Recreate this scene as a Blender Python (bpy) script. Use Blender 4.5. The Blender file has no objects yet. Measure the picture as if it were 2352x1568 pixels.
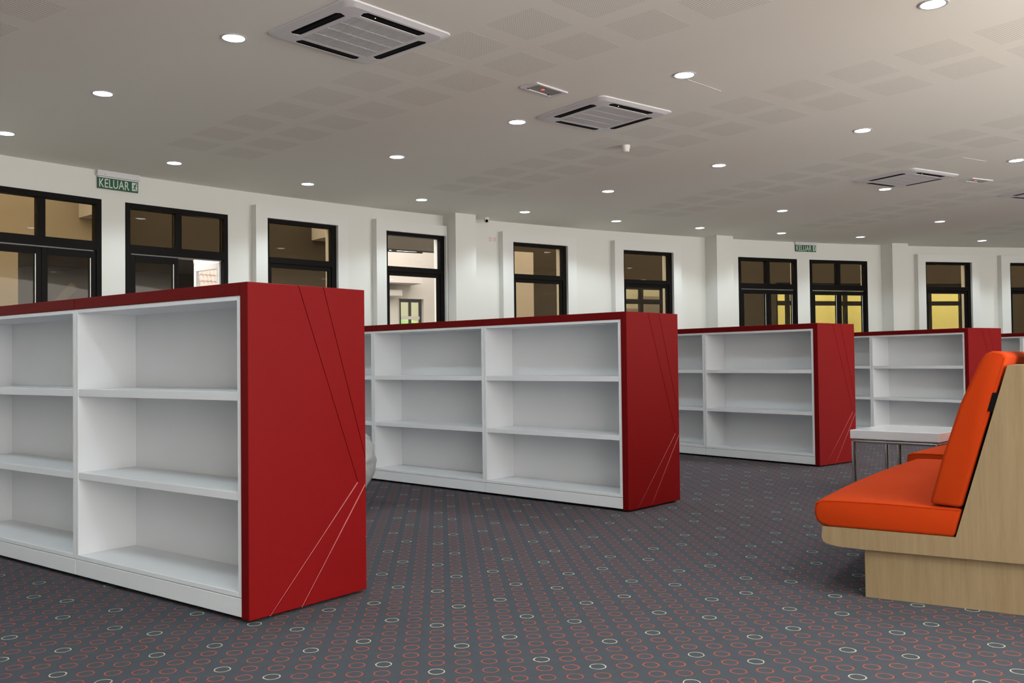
import bpy, bmesh, math, random
from mathutils import Matrix, Vector
random.seed(7)
S = bpy.context.scene
COL = S.collection
PI = math.pi
rad = math.radians

# ------------------------------------------------------------------ camera
CAM_H, PITCH, ROLL = 1.0209, rad(1.245), rad(0.6659)
cd = bpy.data.cameras.new('camera'); cam = bpy.data.objects.new('camera', cd); COL.objects.link(cam)
cd.sensor_width = 36.0; cd.lens = 2118.17 * 36.0 / 2352.0; cd.clip_start = 0.05; cd.clip_end = 200
_c, _s, _cp, _sp = math.cos(ROLL), math.sin(ROLL), math.cos(PITCH), math.sin(PITCH)
_right = Vector((_c, _s * _sp, -_s * _cp)); _up = Vector((_s, -_c * _sp, _c * _cp)); _back = Vector((0, -_cp, -_sp))
m = Matrix.Identity(4)
for i in range(3):
    m[i][0], m[i][1], m[i][2] = _right[i], _up[i], _back[i]
m[2][3] = CAM_H
cam.matrix_world = m
S.camera = cam

# ------------------------------------------------------------------ light and exposure
W = bpy.data.worlds.new('sky'); S.world = W; W.use_nodes = True
bg = W.node_tree.nodes['Background']
bg.inputs[0].default_value = (1.0, 0.97, 0.92, 1); bg.inputs[1].default_value = 5.9
LAMP_POWER = 52.0
LAMP_COLOUR = (0.80, 0.94, 1.0)
S.view_settings.view_transform = 'Standard'; S.view_settings.look = 'None'
S.view_settings.exposure = 0.0; S.view_settings.gamma = 1.0
S.view_settings.use_curve_mapping = False
S.cycles.max_bounces = 6; S.cycles.diffuse_bounces = 3; S.cycles.glossy_bounces = 3; S.cycles.transparent_max_bounces = 12
S.cycles.use_adaptive_sampling = True; S.cycles.adaptive_threshold = 0.05; S.cycles.adaptive_min_samples = 16; S.cycles.use_denoising = True

# ------------------------------------------------------------------ room constants: a ring shaped room around CX, CY
CX, CY, R, ZC = 14.055, -5.443, 24.33, 3.2
R_IN = 12.0
H = 1.35
def pol(r, th, z=0.0):
    a = rad(th); return Vector((CX + r * math.cos(a), CY + r * math.sin(a), z))

# ------------------------------------------------------------------ materials
class N:
    def __init__(s, name):
        s.m = bpy.data.materials.new(name); s.m.use_nodes = True; s.t = s.m.node_tree
        s.b = s.t.nodes['Principled BSDF']; s.out = s.t.nodes['Material Output']
    def node(s, kind, **kw):
        n = s.t.nodes.new(kind)
        for k, v in kw.items(): setattr(n, k, v)
        return n
    def link(s, a, b): s.t.links.new(a, b)
    def put(s, sock, v):
        if isinstance(v, bpy.types.NodeSocket): s.link(v, sock)
        else: sock.default_value = v
    def math(s, op, a, b=None, c=None):
        n = s.node('ShaderNodeMath', operation=op); s.put(n.inputs[0], a)
        if b is not None: s.put(n.inputs[1], b)
        if c is not None: s.put(n.inputs[2], c)
        return n.outputs[0]
    def mix(s, f, a, b):
        n = s.node('ShaderNodeMix', data_type='RGBA'); s.put(n.inputs[0], f)
        s.put(n.inputs[6], a if isinstance(a, bpy.types.NodeSocket) else (*a, 1)); s.put(n.inputs[7], b if isinstance(b, bpy.types.NodeSocket) else (*b, 1))
        return n.outputs[2]
    def noise(s, scale, detail=2, coord=None, stretch=None, rough=0.5):
        tc = s.node('ShaderNodeTexCoord'); v = tc.outputs['Object' if coord is None else coord]
        if stretch:
            mp = s.node('ShaderNodeMapping'); s.link(v, mp.inputs[0]); mp.inputs['Scale'].default_value = stretch; v = mp.outputs[0]
        n = s.node('ShaderNodeTexNoise'); s.link(v, n.inputs['Vector']); n.inputs['Scale'].default_value = scale
        n.inputs['Detail'].default_value = detail; n.inputs['Roughness'].default_value = rough
        return n.outputs['Fac']
    def bump(s, h, strength=0.2, dist=0.01):
        n = s.node('ShaderNodeBump'); n.inputs['Strength'].default_value = strength; n.inputs['Distance'].default_value = dist
        s.link(h, n.inputs['Height']); s.link(n.outputs[0], s.b.inputs['Normal'])

def plain(name, col, rough=0.5, metal=0.0, spec=0.5, vary=0.06, scale=6.0, bump=0.0, bscale=200, coat=0.0):
    n = N(name)
    f = n.noise(scale, 3)
    c2 = tuple(max(0, c * (1 - vary)) for c in col); c1 = tuple(min(1, c * (1 + vary)) for c in col)
    n.link(n.mix(f, c2, c1), n.b.inputs['Base Color'])
    n.b.inputs['Roughness'].default_value = rough; n.b.inputs['Metallic'].default_value = metal
    n.b.inputs['Specular IOR Level'].default_value = spec; n.b.inputs['Coat Weight'].default_value = coat
    if bump: n.bump(n.noise(bscale, 2), bump, 0.002)
    return n.m

def emit(name, col, strength):
    n = N(name); n.b.inputs['Base Color'].default_value = (*col, 1)
    n.b.inputs['Emission Color'].default_value = (*col, 1); n.b.inputs['Emission Strength'].default_value = strength
    return n.m

def glass_mat(name, tint, refl=1.0):
    n = N(name); n.t.nodes.remove(n.b)
    tr = n.node('ShaderNodeBsdfTransparent'); tr.inputs[0].default_value = (*tint, 1)
    gl = n.node('ShaderNodeBsdfGlossy'); gl.inputs[0].default_value = (0.9, 0.9, 0.9, 1); gl.inputs['Roughness'].default_value = 0.02
    fr = n.node('ShaderNodeFresnel'); fr.inputs[0].default_value = 1.45
    mx = n.node('ShaderNodeMixShader'); n.link(n.math('MULTIPLY', fr.outputs[0], refl), mx.inputs[0])
    n.link(tr.outputs[0], mx.inputs[1]); n.link(gl.outputs[0], mx.inputs[2]); n.link(mx.outputs[0], n.out.inputs[0])
    return n.m

def carpet_mat():
    n = N('carpet')
    tc = n.node('ShaderNodeTexCoord')
    # a touch of wobble so that the woven rings are hand-drawn rather than perfect
    nz = n.node('ShaderNodeTexNoise'); n.link(tc.outputs['Object'], nz.inputs['Vector']); nz.inputs['Scale'].default_value = 60; nz.inputs['Detail'].default_value = 1
    off = n.node('ShaderNodeVectorMath', operation='SUBTRACT'); n.link(nz.outputs['Color'], off.inputs[0]); off.inputs[1].default_value = (0.5, 0.5, 0.5)
    sc = n.node('ShaderNodeVectorMath', operation='SCALE'); n.link(off.outputs[0], sc.inputs[0]); sc.inputs['Scale'].default_value = 0.004
    ad = n.node('ShaderNodeVectorMath', operation='ADD'); n.link(tc.outputs['Object'], ad.inputs[0]); n.link(sc.outputs[0], ad.inputs[1])
    sx = n.node('ShaderNodeSeparateXYZ'); n.link(ad.outputs[0], sx.inputs[0])
    x = n.math('ADD', sx.outputs[0], 0.7038); y = n.math('SUBTRACT', sx.outputs[1], 4.1232)
    a, b, c, d = 0.0894, 0.0070, 0.0054, -0.0895; det = a * d - b * c
    colf = n.math('ADD', n.math('MULTIPLY', x, d / det), n.math('MULTIPLY', y, -b / det))
    rowf = n.math('ADD', n.math('MULTIPLY', x, -c / det), n.math('MULTIPLY', y, a / det))
    ci, ri = n.math('ROUND', colf), n.math('ROUND', rowf)
    fx, fy = n.math('SUBTRACT', colf, ci), n.math('SUBTRACT', rowf, ri)
    dist = n.math('MULTIPLY', n.math('SQRT', n.math('ADD', n.math('MULTIPLY', fx, fx), n.math('MULTIPLY', fy, fy))), 0.0896)
    th = n.noise(45, 1)
    half = n.math('MULTIPLY_ADD', th, 0.0030, 0.0004)
    e = n.math('ABSOLUTE', n.math('SUBTRACT', dist, 0.0262))
    ring = n.math('LESS_THAN', e, half)
    cm, rm = n.math('FLOORED_MODULO', ci, 6.0), n.math('FLOORED_MODULO', ri, 6.0)
    cream = None
    for (p, q) in ((1, 2), (2, 5), (4, 0), (5, 3)):
        k = n.math('MULTIPLY', n.math('COMPARE', cm, float(p), 0.4), n.math('COMPARE', rm, float(q), 0.4))
        cream = k if cream is None else n.math('MAXIMUM', cream, k)
    ringcol = n.mix(cream, (0.40, 0.080, 0.038), (0.50, 0.46, 0.33))
    fine = n.noise(900, 2, rough=0.8); coarse = n.noise(14, 4, rough=0.7)
    base = n.mix(fine, (0.040, 0.046, 0.056), (0.098, 0.108, 0.125))
    base2 = n.mix(coarse, (0.055, 0.061, 0.071), base)
    keep = n.math('MULTIPLY', ring, n.math('MINIMUM', n.math('MULTIPLY_ADD', n.noise(1400, 1), 2.0, 0.1), 1.0))
    keep = n.math('MAXIMUM', n.math('MULTIPLY', keep, 1.0), 0.0)
    n.link(n.mix(keep, base2, ringcol), n.b.inputs['Base Color'])
    n.b.inputs['Roughness'].default_value = 0.95; n.b.inputs['Specular IOR Level'].default_value = 0.15
    n.bump(fine, 0.4, 0.003)
    return n.m

def perforated_mat():
    n = N('perforated board')
    tc = n.node('ShaderNodeTexCoord'); sx = n.node('ShaderNodeSeparateXYZ'); n.link(tc.outputs['Object'], sx.inputs[0])
    p = 0.0171
    def fr(v):
        q = n.math('DIVIDE', n.math('ADD', v, 0.5 * p + 10 * p * 4), p); return n.math('SUBTRACT', q, n.math('ROUND', q))
    fx, fy = fr(sx.outputs[0]), fr(sx.outputs[1])
    dist = n.math('SQRT', n.math('ADD', n.math('MULTIPLY', fx, fx), n.math('MULTIPLY', fy, fy)))
    hole = n.math('LESS_THAN', dist, 0.24)
    n.link(n.mix(hole, tuple(min(0.93, c * 1.04) for c in CEIL_COL), (0.40, 0.37, 0.33)), n.b.inputs['Base Color'])
    n.b.inputs['Roughness'].default_value = 0.9; n.b.inputs['Specular IOR Level'].default_value = 0.2
    return n.m

def wood_mat():
    n = N('beech laminate')
    g1 = n.noise(7, 5, stretch=(6, 6, 0.35), rough=0.65); g2 = n.noise(60, 3, stretch=(8, 8, 0.25), rough=0.7)
    f = n.math('ADD', n.math('MULTIPLY', g1, 0.65), n.math('MULTIPLY', g2, 0.35))
    r = n.node('ShaderNodeMapRange'); n.link(f, r.inputs[0]); r.inputs[1].default_value = 0.35; r.inputs[2].default_value = 0.65
    n.link(n.mix(r.outputs[0], (0.265, 0.185, 0.096), (0.335, 0.245, 0.138)), n.b.inputs['Base Color'])
    n.b.inputs['Roughness'].default_value = 0.45; n.b.inputs['Specular IOR Level'].default_value = 0.35
    return n.m

def fabric_mat(name, c1, c2):
    n = N(name); f = n.noise(700, 2, rough=0.8); g = n.noise(9, 3)
    n.link(n.mix(n.math('ADD', n.math('MULTIPLY', f, 0.6), n.math('MULTIPLY', g, 0.4)), c1, c2), n.b.inputs['Base Color'])
    n.b.inputs['Roughness'].default_value = 0.9; n.b.inputs['Specular IOR Level'].default_value = 0.08
    n.b.inputs['Sheen Weight'].default_value = 0.05; n.b.inputs['Sheen Tint'].default_value = (1.0, 0.45, 0.2, 1)
    n.bump(f, 0.25, 0.001)
    return n.m

CEIL_COL = (0.88, 0.86, 0.78)
M = dict(
    carpet=carpet_mat(),
    ceiling=plain('ceiling paint', CEIL_COL, 0.9, spec=0.2, vary=0.015, scale=0.8),
    perforated=perforated_mat(),
    wall=plain('wall paint', (0.79, 0.78, 0.73), 0.75, spec=0.25, vary=0.015, scale=1.2),
    trimwhite=plain('white gloss paint', (0.80, 0.79, 0.75), 0.5, spec=0.3, vary=0.01),
    pillar=plain('pale green white paint', (0.74, 0.80, 0.70), 0.7, spec=0.25, vary=0.01),
    frame=plain('black powder coat', (0.0045, 0.0038, 0.0033), 0.45, spec=0.10, vary=0.1),
    palemetal=plain('pale aluminium', (0.80, 0.80, 0.80), 0.4, metal=0.2, vary=0.03),
    glass=glass_mat('brown tinted glass', (0.66, 0.60, 0.50), 0.55),
    clear=glass_mat('clear glass', (0.97, 0.97, 0.97), 0.6),
    shelf=plain('white melamine', (0.82, 0.83, 0.85), 0.38, spec=0.4, vary=0.012),
    red=plain('crimson laminate', (0.165, 0.0030, 0.0035), 0.5, spec=0.09, vary=0.05, scale=5),
    groove=plain('crimson groove', (0.10, 0.004, 0.005), 0.5, vary=0.02),
    inlay=plain('pale pink inlay', (0.52, 0.17, 0.165), 0.45, vary=0.05, scale=40),
    black=plain('black plastic', (0.005, 0.005, 0.0055), 0.6, spec=0.06, vary=0.1),
    cavity=plain('slot shade', (0.008, 0.008, 0.009), 0.9, spec=0.02, vary=0.1),
    acwhite=plain('air conditioner plastic', (0.72, 0.70, 0.71), 0.4, spec=0.4, vary=0.01),
    acgrey=plain('grey lens', (0.22, 0.21, 0.20), 0.3, vary=0.05),
    chrome=plain('chrome', (0.82, 0.80, 0.78), 0.09, metal=1.0, vary=0.01),
    tabletop=plain('white lacquer', (0.83, 0.82, 0.83), 0.12, spec=0.5, vary=0.005),
    wood=wood_mat(),
    orange=fabric_mat('orange wool', (0.41, 0.031, 0.003), (0.51, 0.048, 0.005)),
    grey_sack=plain('grey vinyl', (0.36, 0.37, 0.36), 0.38, spec=0.5, vary=0.15, scale=4),
    lens=emit('lamp lens', (0.86, 0.93, 1.0), 14.0),
    chromering=plain('satin ring', (0.75, 0.75, 0.76), 0.3, metal=0.6, vary=0.02),
    redled=emit('red indicator', (1.0, 0.10, 0.05), 1.6),
    greenled=emit('green indicator', (0.7, 1.0, 0.3), 3.0),
    signgreen=plain('sign green', (0.006, 0.085, 0.040), 0.5, vary=0.05),
    signwhite=plain('sign lettering', (0.62, 0.72, 0.62), 0.6, vary=0.02),
    signred=plain('red print', (0.55, 0.10, 0.09), 0.6, vary=0.02),
    taupeshade=plain('taupe render', (0.042, 0.034, 0.024), 0.9, spec=0.1, vary=0.10, scale=2.5),  # beige outer wall, its outdoor shade put into the dark base colour
    taupelight=plain('pale taupe render', (0.22, 0.185, 0.13), 0.9, spec=0.1, vary=0.12, scale=2.0),  # paler copy: the brighter left stretch of outer wall, its light put into colour
    cream=plain('cream render', (0.37, 0.335, 0.295), 0.9, spec=0.1, vary=0.03, scale=2),
    yellow=plain('yellow paint', (0.83, 0.80, 0.28), 0.8, spec=0.1, vary=0.05, scale=1.2),
    olive=plain('pale olive paint', (0.50, 0.50, 0.36), 0.8, spec=0.1, vary=0.06, scale=2),
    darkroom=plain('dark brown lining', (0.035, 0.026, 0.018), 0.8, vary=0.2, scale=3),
    rooftile=plain('pale clay tile', (0.56, 0.46, 0.42), 0.8, vary=0.05, scale=6),
    ground=plain('courtyard paving', (0.30, 0.29, 0.27), 0.9, vary=0.1),
    leaf=plain('garden green', (0.25, 0.42, 0.12), 0.8, vary=0.3, scale=9),
)

# ------------------------------------------------------------------ mesh helpers
def box(bm, x0, x1, y0, y1, z0, z1, bev=0.0, mat=None):
    vs = [bm.verts.new(p) for p in ((x0, y0, z0), (x1, y0, z0), (x1, y1, z0), (x0, y1, z0), (x0, y0, z1), (x1, y0, z1), (x1, y1, z1), (x0, y1, z1))]
    fs = [bm.faces.new([vs[i] for i in f]) for f in ((0, 3, 2, 1), (4, 5, 6, 7), (0, 1, 5, 4), (1, 2, 6, 5), (2, 3, 7, 6), (3, 0, 4, 7))]
    if bev:
        es = {e for f in fs for e in f.edges}
        bmesh.ops.bevel(bm, geom=list(es), offset=bev, segments=1, affect='EDGES', profile=0.5)
def finish(name, bm, mat, parent=None, smooth=None, matrix=None, recalc=True):
    if recalc: bmesh.ops.recalc_face_normals(bm, faces=bm.faces[:])
    me = bpy.data.meshes.new(name); bm.to_mesh(me); bm.free()
    me.materials.append(M[mat] if isinstance(mat, str) else mat)
    o = bpy.data.objects.new(name, me); COL.objects.link(o)
    if smooth is not None:
        me.polygons.foreach_set('use_smooth', [True] * len(me.polygons))
        if smooth: me.set_sharp_from_angle(angle=rad(smooth))
    if parent is not None: o.parent = parent
    if matrix is not None: o.matrix_local = matrix
    return o
def part(name, mat, parent, *boxes, bev=0.0015, smooth=None):
    bm = bmesh.new()
    for b in boxes: box(bm, *b, bev=bev)
    return finish(name, bm, mat, parent, smooth)
def empty(name, loc=(0, 0, 0), rz=0.0):
    o = bpy.data.objects.new(name, None); COL.objects.link(o); o.location = loc; o.rotation_euler = (0, 0, rz); o.empty_display_size = 0.1
    return o
def tag(o, label, cat, group=None):
    o['label'] = label; o['category'] = cat
    if group: o['group'] = group
    return o
def struct(o, label=None, cat=None):
    o['kind'] = 'structure'
    if label: o['label'] = label
    if cat: o['category'] = cat
    return o
def copy_part(src, parent):
    c = src.copy(); COL.objects.link(c); c.parent = parent
    for g in src.children: copy_part(g, c)
    return c
def copy_thing(root, loc, rz, label, group):
    r = root.copy(); COL.objects.link(r); r.location = loc; r.rotation_euler = (0, 0, rz); r['label'] = label; r['group'] = group
    for ch in list(root.children): copy_part(ch, r)
    return r
def lathe(bm, prof, n=28, cap=False):
    rings = []
    for (r, z) in prof:
        rings.append([bm.verts.new((r * math.cos(2 * PI * i / n), r * math.sin(2 * PI * i / n), z)) for i in range(n)])
    for a, b in zip(rings, rings[1:]):
        for i in range(n): bm.faces.new((a[i], a[(i + 1) % n], b[(i + 1) % n], b[i]))
    if cap:
        bm.faces.new(rings[0]); bm.faces.new(rings[-1])
def tube(bm, pts, r, n=8):
    pts = [Vector(p) for p in pts]; rings = []
    for i, p in enumerate(pts):
        d = (pts[min(i + 1, len(pts) - 1)] - pts[max(i - 1, 0)]).normalized()
        ref = Vector((0, 0, 1)) if abs(d.z) < 0.9 else Vector((1, 0, 0))
        a = d.cross(ref).normalized(); b = d.cross(a).normalized()
        rings.append([bm.verts.new(p + a * r * math.cos(2 * PI * k / n) + b * r * math.sin(2 * PI * k / n)) for k in range(n)])
    for u, v in zip(rings, rings[1:]):
        for k in range(n): bm.faces.new((u[k], u[(k + 1) % n], v[(k + 1) % n], v[k]))
    bm.faces.new(rings[0]); bm.faces.new(rings[-1])
def prism_xz(bm, poly, y0, y1):
    a = [bm.verts.new((x, y0, z)) for x, z in poly]; b = [bm.verts.new((x, y1, z)) for x, z in poly]
    bm.faces.new(a); bm.faces.new(b[::-1])
    for i in range(len(poly)): bm.faces.new((a[i], b[i], b[(i + 1) % len(poly)], a[(i + 1) % len(poly)]))
def strip_poly(p, q, w):
    d = Vector((q[0] - p[0], q[1] - p[1])).normalized(); k = Vector((-d.y, d.x)) * w / 2
    return [(p[0] + k.x, p[1] + k.y), (q[0] + k.x, q[1] + k.y), (q[0] - k.x, q[1] - k.y), (p[0] - k.x, p[1] - k.y)]
def arc_block(bm, r0, r1, t0, t1, z0, z1, step=0.5):
    # a closed curved block between two radii and two bearings
    n = max(1, int(math.ceil(abs(t1 - t0) / step)))
    cols = []
    for i in range(n + 1):
        t = t0 + (t1 - t0) * i / n
        cols.append([bm.verts.new(pol(r, t, z)) for (r, z) in ((r0, z0), (r1, z0), (r1, z1), (r0, z1))])
    for a, b in zip(cols, cols[1:]):
        for k in range(4): bm.faces.new((a[k], b[k], b[(k + 1) % 4], a[(k + 1) % 4]))
    bm.faces.new(cols[0]); bm.faces.new(cols[-1][::-1])
def arc_wall(bm, r0, r1, t_hi, t_lo, z0, z1, openings):
    # openings: (t_left, t_right, z_bottom, z_top), t_left > t_right
    t = t_hi
    for (a, b, zb, zt) in sorted(openings, key=lambda q: -q[0]):
        if t - a > 1e-4: arc_block(bm, r0, r1, t, a, z0, z1)
        if zb > z0 + 1e-4: arc_block(bm, r0, r1, a, b, z0, zb)
        if zt < z1 - 1e-4: arc_block(bm, r0, r1, a, b, zt, z1)
        t = b
    arc_block(bm, r0, r1, t, t_lo, z0, z1)
def cut(obj, cutters):
    for c in cutters:
        md = obj.modifiers.new('cut', 'BOOLEAN'); md.operation = 'DIFFERENCE'; md.object = c; md.solver = 'EXACT'
    dg = bpy.context.evaluated_depsgraph_get(); dg.update()
    me = bpy.data.meshes.new_from_object(obj.evaluated_get(dg)); obj.modifiers.clear()
    old = obj.data; obj.data = me; bpy.data.meshes.remove(old)
    for c in cutters:
        d = c.data; bpy.data.objects.remove(c); bpy.data.meshes.remove(d)
def wall_frame(th, r):
    # origin on the wall at bearing th; +x to the right in view, +y outwards
    p = pol(r, th); return (p.x, p.y, 0), rad(th - 90)

# ------------------------------------------------------------------ room shell
T_HI, T_LO = 186.0, 84.0
bm = bmesh.new(); arc_block(bm, R_IN, R + 0.2, T_HI, T_LO, -0.06, 0.0, 1.0)
struct(finish('floor', bm, 'carpet'))
bm = bmesh.new(); arc_block(bm, R_IN, R + 0.2, T_HI, T_LO, ZC, ZC + 0.25, 1.0)
ceiling = struct(finish('ceiling', bm, 'ceiling'))

# openings in the curved wall: kind, left bearing, right bearing
ZT, ZTR0, ZTR1, ZSILL = 2.88, 2.29, 2.40, 0.90
DOORS = [(142.95, 139.89), (139.25, 136.20), (114.05, 110.92), (110.25, 107.13)]
WINS = [(135.06, 132.58, 135.44, 132.20), (130.74, 128.32, 131.12, 128.27), (125.38, 122.86, 125.84, 122.44),
        (120.15, 117.64, 120.57, 117.24), (104.20, 101.71, 104.60, 101.32), (99.68, 97.2, 100.13, 96.8)]
ops = [(a, b, 0.0, ZT) for a, b in DOORS] + [(a, b, ZSILL, ZT) for a, b, _, _ in WINS]
bm = bmesh.new(); arc_wall(bm, R, R + 0.2, T_HI, T_LO, 0.0, ZC, ops)
struct(finish('wall_back', bm, 'wall'))
for nm, t in (('wall_left', T_HI), ('wall_right', T_LO)):
    bm = bmesh.new(); arc_block(bm, R_IN, R, t, t + (0.4 if t == T_HI else -0.4), 0.0, ZC, 1.0)
    struct(finish(nm, bm, 'wall'))
# pilasters standing proud of the wall
for i, (a, b) in enumerate(((128.25, 127.38), (115.78, 114.92), (106.38, 105.52))):
    bm = bmesh.new(); arc_block(bm, R - 0.33, R, a, b, 0.0, ZC, 2.0)
    struct(finish('trim_%d' % (i + 1), bm, 'wall'))

# ---- windows with a white box surround
def pane(parent, x0, x1, y, z0, z1, mat='glass'):
    return part('pane', mat, parent, (x0, x1, y, y + 0.006, z0, z1), bev=0)
def window(idx, a, b, sa, sb):
    th = (a + b) / 2; rf = R - 0.08
    loc, rz = wall_frame(th, rf); t = empty('window_%d' % idx, loc, rz); struct(t)
    w = 2 * rf * math.tan(rad((a - b) / 2)); h = w / 2
    # surround, built around the local frame
    bm = bmesh.new()
    xl = -rf * math.tan(rad(sa - th)); xr = rf * math.tan(rad(th - sb))
    for bb in ((xl, -h, -0.05, 0.085, 0.72, 3.03), (h, xr, -0.05, 0.085, 0.72, 3.03), (-h, h, -0.05, 0.085, ZT, 3.03), (-h, h, -0.05, 0.085, 0.72, ZSILL)):
        if bb[1] - bb[0] > 0.002: box(bm, *bb)
    finish('surround', bm, 'trimwhite', t)
    f = 0.052
    part('jamb', 'frame', t, (-h, -h + f, 0.0, 0.08, ZSILL, ZT)); part('jamb', 'frame', t, (h - f - 0.02, h, 0.0, 0.08, ZSILL, ZT))
    part('head', 'frame', t, (-h + f, h - f - 0.02, 0.0, 0.08, ZT - 0.05, ZT))
    part('transom', 'frame', t, (-h + f, h - f - 0.02, -0.005, 0.08, ZTR0 + 0.025, ZTR1 - 0.01))
    part('sill', 'frame', t, (-h + f, h - f - 0.02, 0.0, 0.08, ZSILL, ZSILL + 0.05))
    s = part('sash', 'frame', t, (-h + f, -h + f + 0.035, 0.015, 0.055, ZSILL + 0.05, ZTR0 + 0.025), (h - f - 0.065, h - f - 0.02, 0.015, 0.055, ZSILL + 0.05, ZTR0 + 0.025),
             (-h + f + 0.035, h - f - 0.065, 0.015, 0.055, ZTR0 - 0.03, ZTR0 + 0.025), (-h + f + 0.035, h - f - 0.065, 0.015, 0.055, ZSILL + 0.05, ZSILL + 0.10))
    pane(t, -h + f, h - f - 0.02, 0.045, ZTR1 - 0.01, ZT - 0.05)
    return t, s, h, f
win_objs = []
for i, (a, b, sa, sb) in enumerate(WINS):
    t, s, h, f = window(i + 1, a, b, sa, sb)
    if i == 1:
        pane(s, -h + f + 0.035, h - f - 0.065, 0.035, ZSILL + 0.10, ZTR0 - 0.03, 'clear')
        for ch in t.children:
            if ch.name.startswith('pane'): ch.data.materials[0] = M['clear']
    else:
        pane(s, -h + f + 0.035, h - f - 0.065, 0.035, ZSILL + 0.10, ZTR0 - 0.03)

# ---- double glazed doors under the exit signs
def leaf(parent, x0, x1, y, mat='frame', wf=0.062, gmat='glass', z1=ZTR0, name='leaf'):
    l = part(name, mat, parent, (x0, x0 + wf, y, y + 0.04, 0.01, z1), (x1 - wf, x1, y, y + 0.04, 0.01, z1),
             (x0 + wf, x1 - wf, y, y + 0.04, z1 - 0.075, z1), (x0 + wf, x1 - wf, y, y + 0.04, 0.01, 0.20), (x0 + wf, x1 - wf, y, y + 0.04, 0.92, 1.0))
    pane(l, x0 + wf, x1 - wf, y + 0.018, 1.0, z1 - 0.075, gmat); pane(l, x0 + wf, x1 - wf, y + 0.018, 0.20, 0.92, gmat)
    # slim bright glazing bead on the right of the glass, and a pull handle
    part('glazing_bead', 'palemetal', l, (x1 - wf - 0.004, x1 - wf + 0.003, y - 0.004, y, 0.20, z1 - 0.075), bev=0)
    return l
def door(idx, a, b, open_right=False):
    th = (a + b) / 2; loc, rz = wall_frame(th, R); t = empty('door_%d' % idx, loc, rz); struct(t)
    h = R * math.tan(rad((a - b) / 2)); f = 0.06
    part('jamb', 'frame', t, (-h, -h + f, -0.012, 0.09, 0.0, ZT)); part('jamb', 'frame', t, (h - f, h, -0.012, 0.09, 0.0, ZT))
    part('head', 'frame', t, (-h + f, h - f, -0.012, 0.09, ZT - 0.062, ZT))
    part('transom', 'frame', t, (-h + f, h - f, -0.014, 0.09, ZTR0 + 0.018, ZTR1 + 0.005))
    part('door_closer', 'acgrey', t, (-h + f + 0.02, h - f - 0.02, 0.012, 0.028, ZTR0 + 0.003, ZTR0 + 0.016), bev=0)
    part('mullion', 'frame', t, (-0.04, 0.04, -0.005, 0.08, ZTR1 + 0.005, ZT - 0.062))
    pane(t, -h + f, -0.04, 0.035, ZTR1 + 0.005, ZT - 0.062); pane(t, 0.04, h - f, 0.035, ZTR1 + 0.005, ZT - 0.062)
    leaf(t, -h + f + 0.002, -0.002, 0.0)
    if open_right:
        l = leaf(t, -h + f + 0.002, -0.002, 0.0, mat='palemetal', gmat='clear', wf=0.05, name='open_leaf')  # paler than the black leaves: daylight on this frame put into its colour
        # hinged on the right jamb and swung outwards
        l.matrix_local = Matrix.Translation((h - f - 0.02, 0.06, 0)) @ Matrix.Rotation(rad(-88), 4, 'Z') @ Matrix.Translation((0.002, 0, 0))
    else:
        leaf(t, 0.002, h - f - 0.002, 0.0)
    return t
for i, (a, b) in enumerate(DOORS): door(i + 1, a, b, open_right=(i == 1))

# ------------------------------------------------------------------ what stands outside the windows
bm = bmesh.new(); arc_block(bm, R + 0.2, 46, T_HI, 60, -0.12, -0.02, 2.0)
struct(finish('ground', bm, 'ground'))
R2 = 27.5
OUT = [(139.10, 133.6, 0.0, 2.66), (126.45, 123.2, 0.0, 3.10), (115.25, 112.95, 1.0, 2.62), (107.05, 105.6, 0.9, 2.74), (105.3, 101.6, 0.9, 2.74), (99.4, 96.9, 0.9, 2.74)]
bm = bmesh.new(); arc_wall(bm, R2, R2 + 0.2, 136.0, 88, -0.02, 3.6, OUT[1:] + [(135.99, 133.6, 0.0, 2.66)])
struct(finish('wall_courtyard', bm, 'taupeshade'))
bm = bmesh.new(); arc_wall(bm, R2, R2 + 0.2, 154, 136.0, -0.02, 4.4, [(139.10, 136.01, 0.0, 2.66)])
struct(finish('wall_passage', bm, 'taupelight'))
# beams that stick out of the courtyard wall
for i, (a, b, z0, z1, r0) in enumerate(((137.40, 136.6, 3.15, 3.70, 26.9), (129.45, 128.80, 3.14, 3.60, 26.9))):
    bm = bmesh.new(); arc_block(bm, r0, R2, a, b, z0, z1, 2)
    struct(finish('trim_%d' % (4 + i), bm, 'cream'))
bm = bmesh.new(); arc_block(bm, 27.2, R2, 121.1, 120.04, -0.02, 3.16, 2)
struct(finish('trim_6', bm, 'cream'))
# dark lobby behind the first two doors
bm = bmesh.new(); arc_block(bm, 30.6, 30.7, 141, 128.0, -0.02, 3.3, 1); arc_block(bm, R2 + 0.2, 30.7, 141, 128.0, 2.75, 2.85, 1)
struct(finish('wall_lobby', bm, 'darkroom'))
# pale sloping beams and a lamp strip seen in the lobby
def lobby_bar(p, q, wd, mat, name, label, cat):
    bm = bmesh.new(); a, b = Vector(p), Vector(q); tube(bm, [a, b], wd, 4)
    tag(finish(name, bm, mat), label, cat)
lobby_bar(pol(29.6, 137.4, 1.45), pol(29.6, 135.9, 2.35), 0.07, 'taupelight', 'sloping_beam', 'pale sloping beam in the dark lobby behind the leftmost glazed door', 'beam')
lobby_bar(pol(29.4, 135.3, 1.55), pol(29.4, 133.9, 2.25), 0.07, 'taupelight', 'stair_beam', 'pale stair beam behind the glazed door with the open leaf', 'beam')
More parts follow.
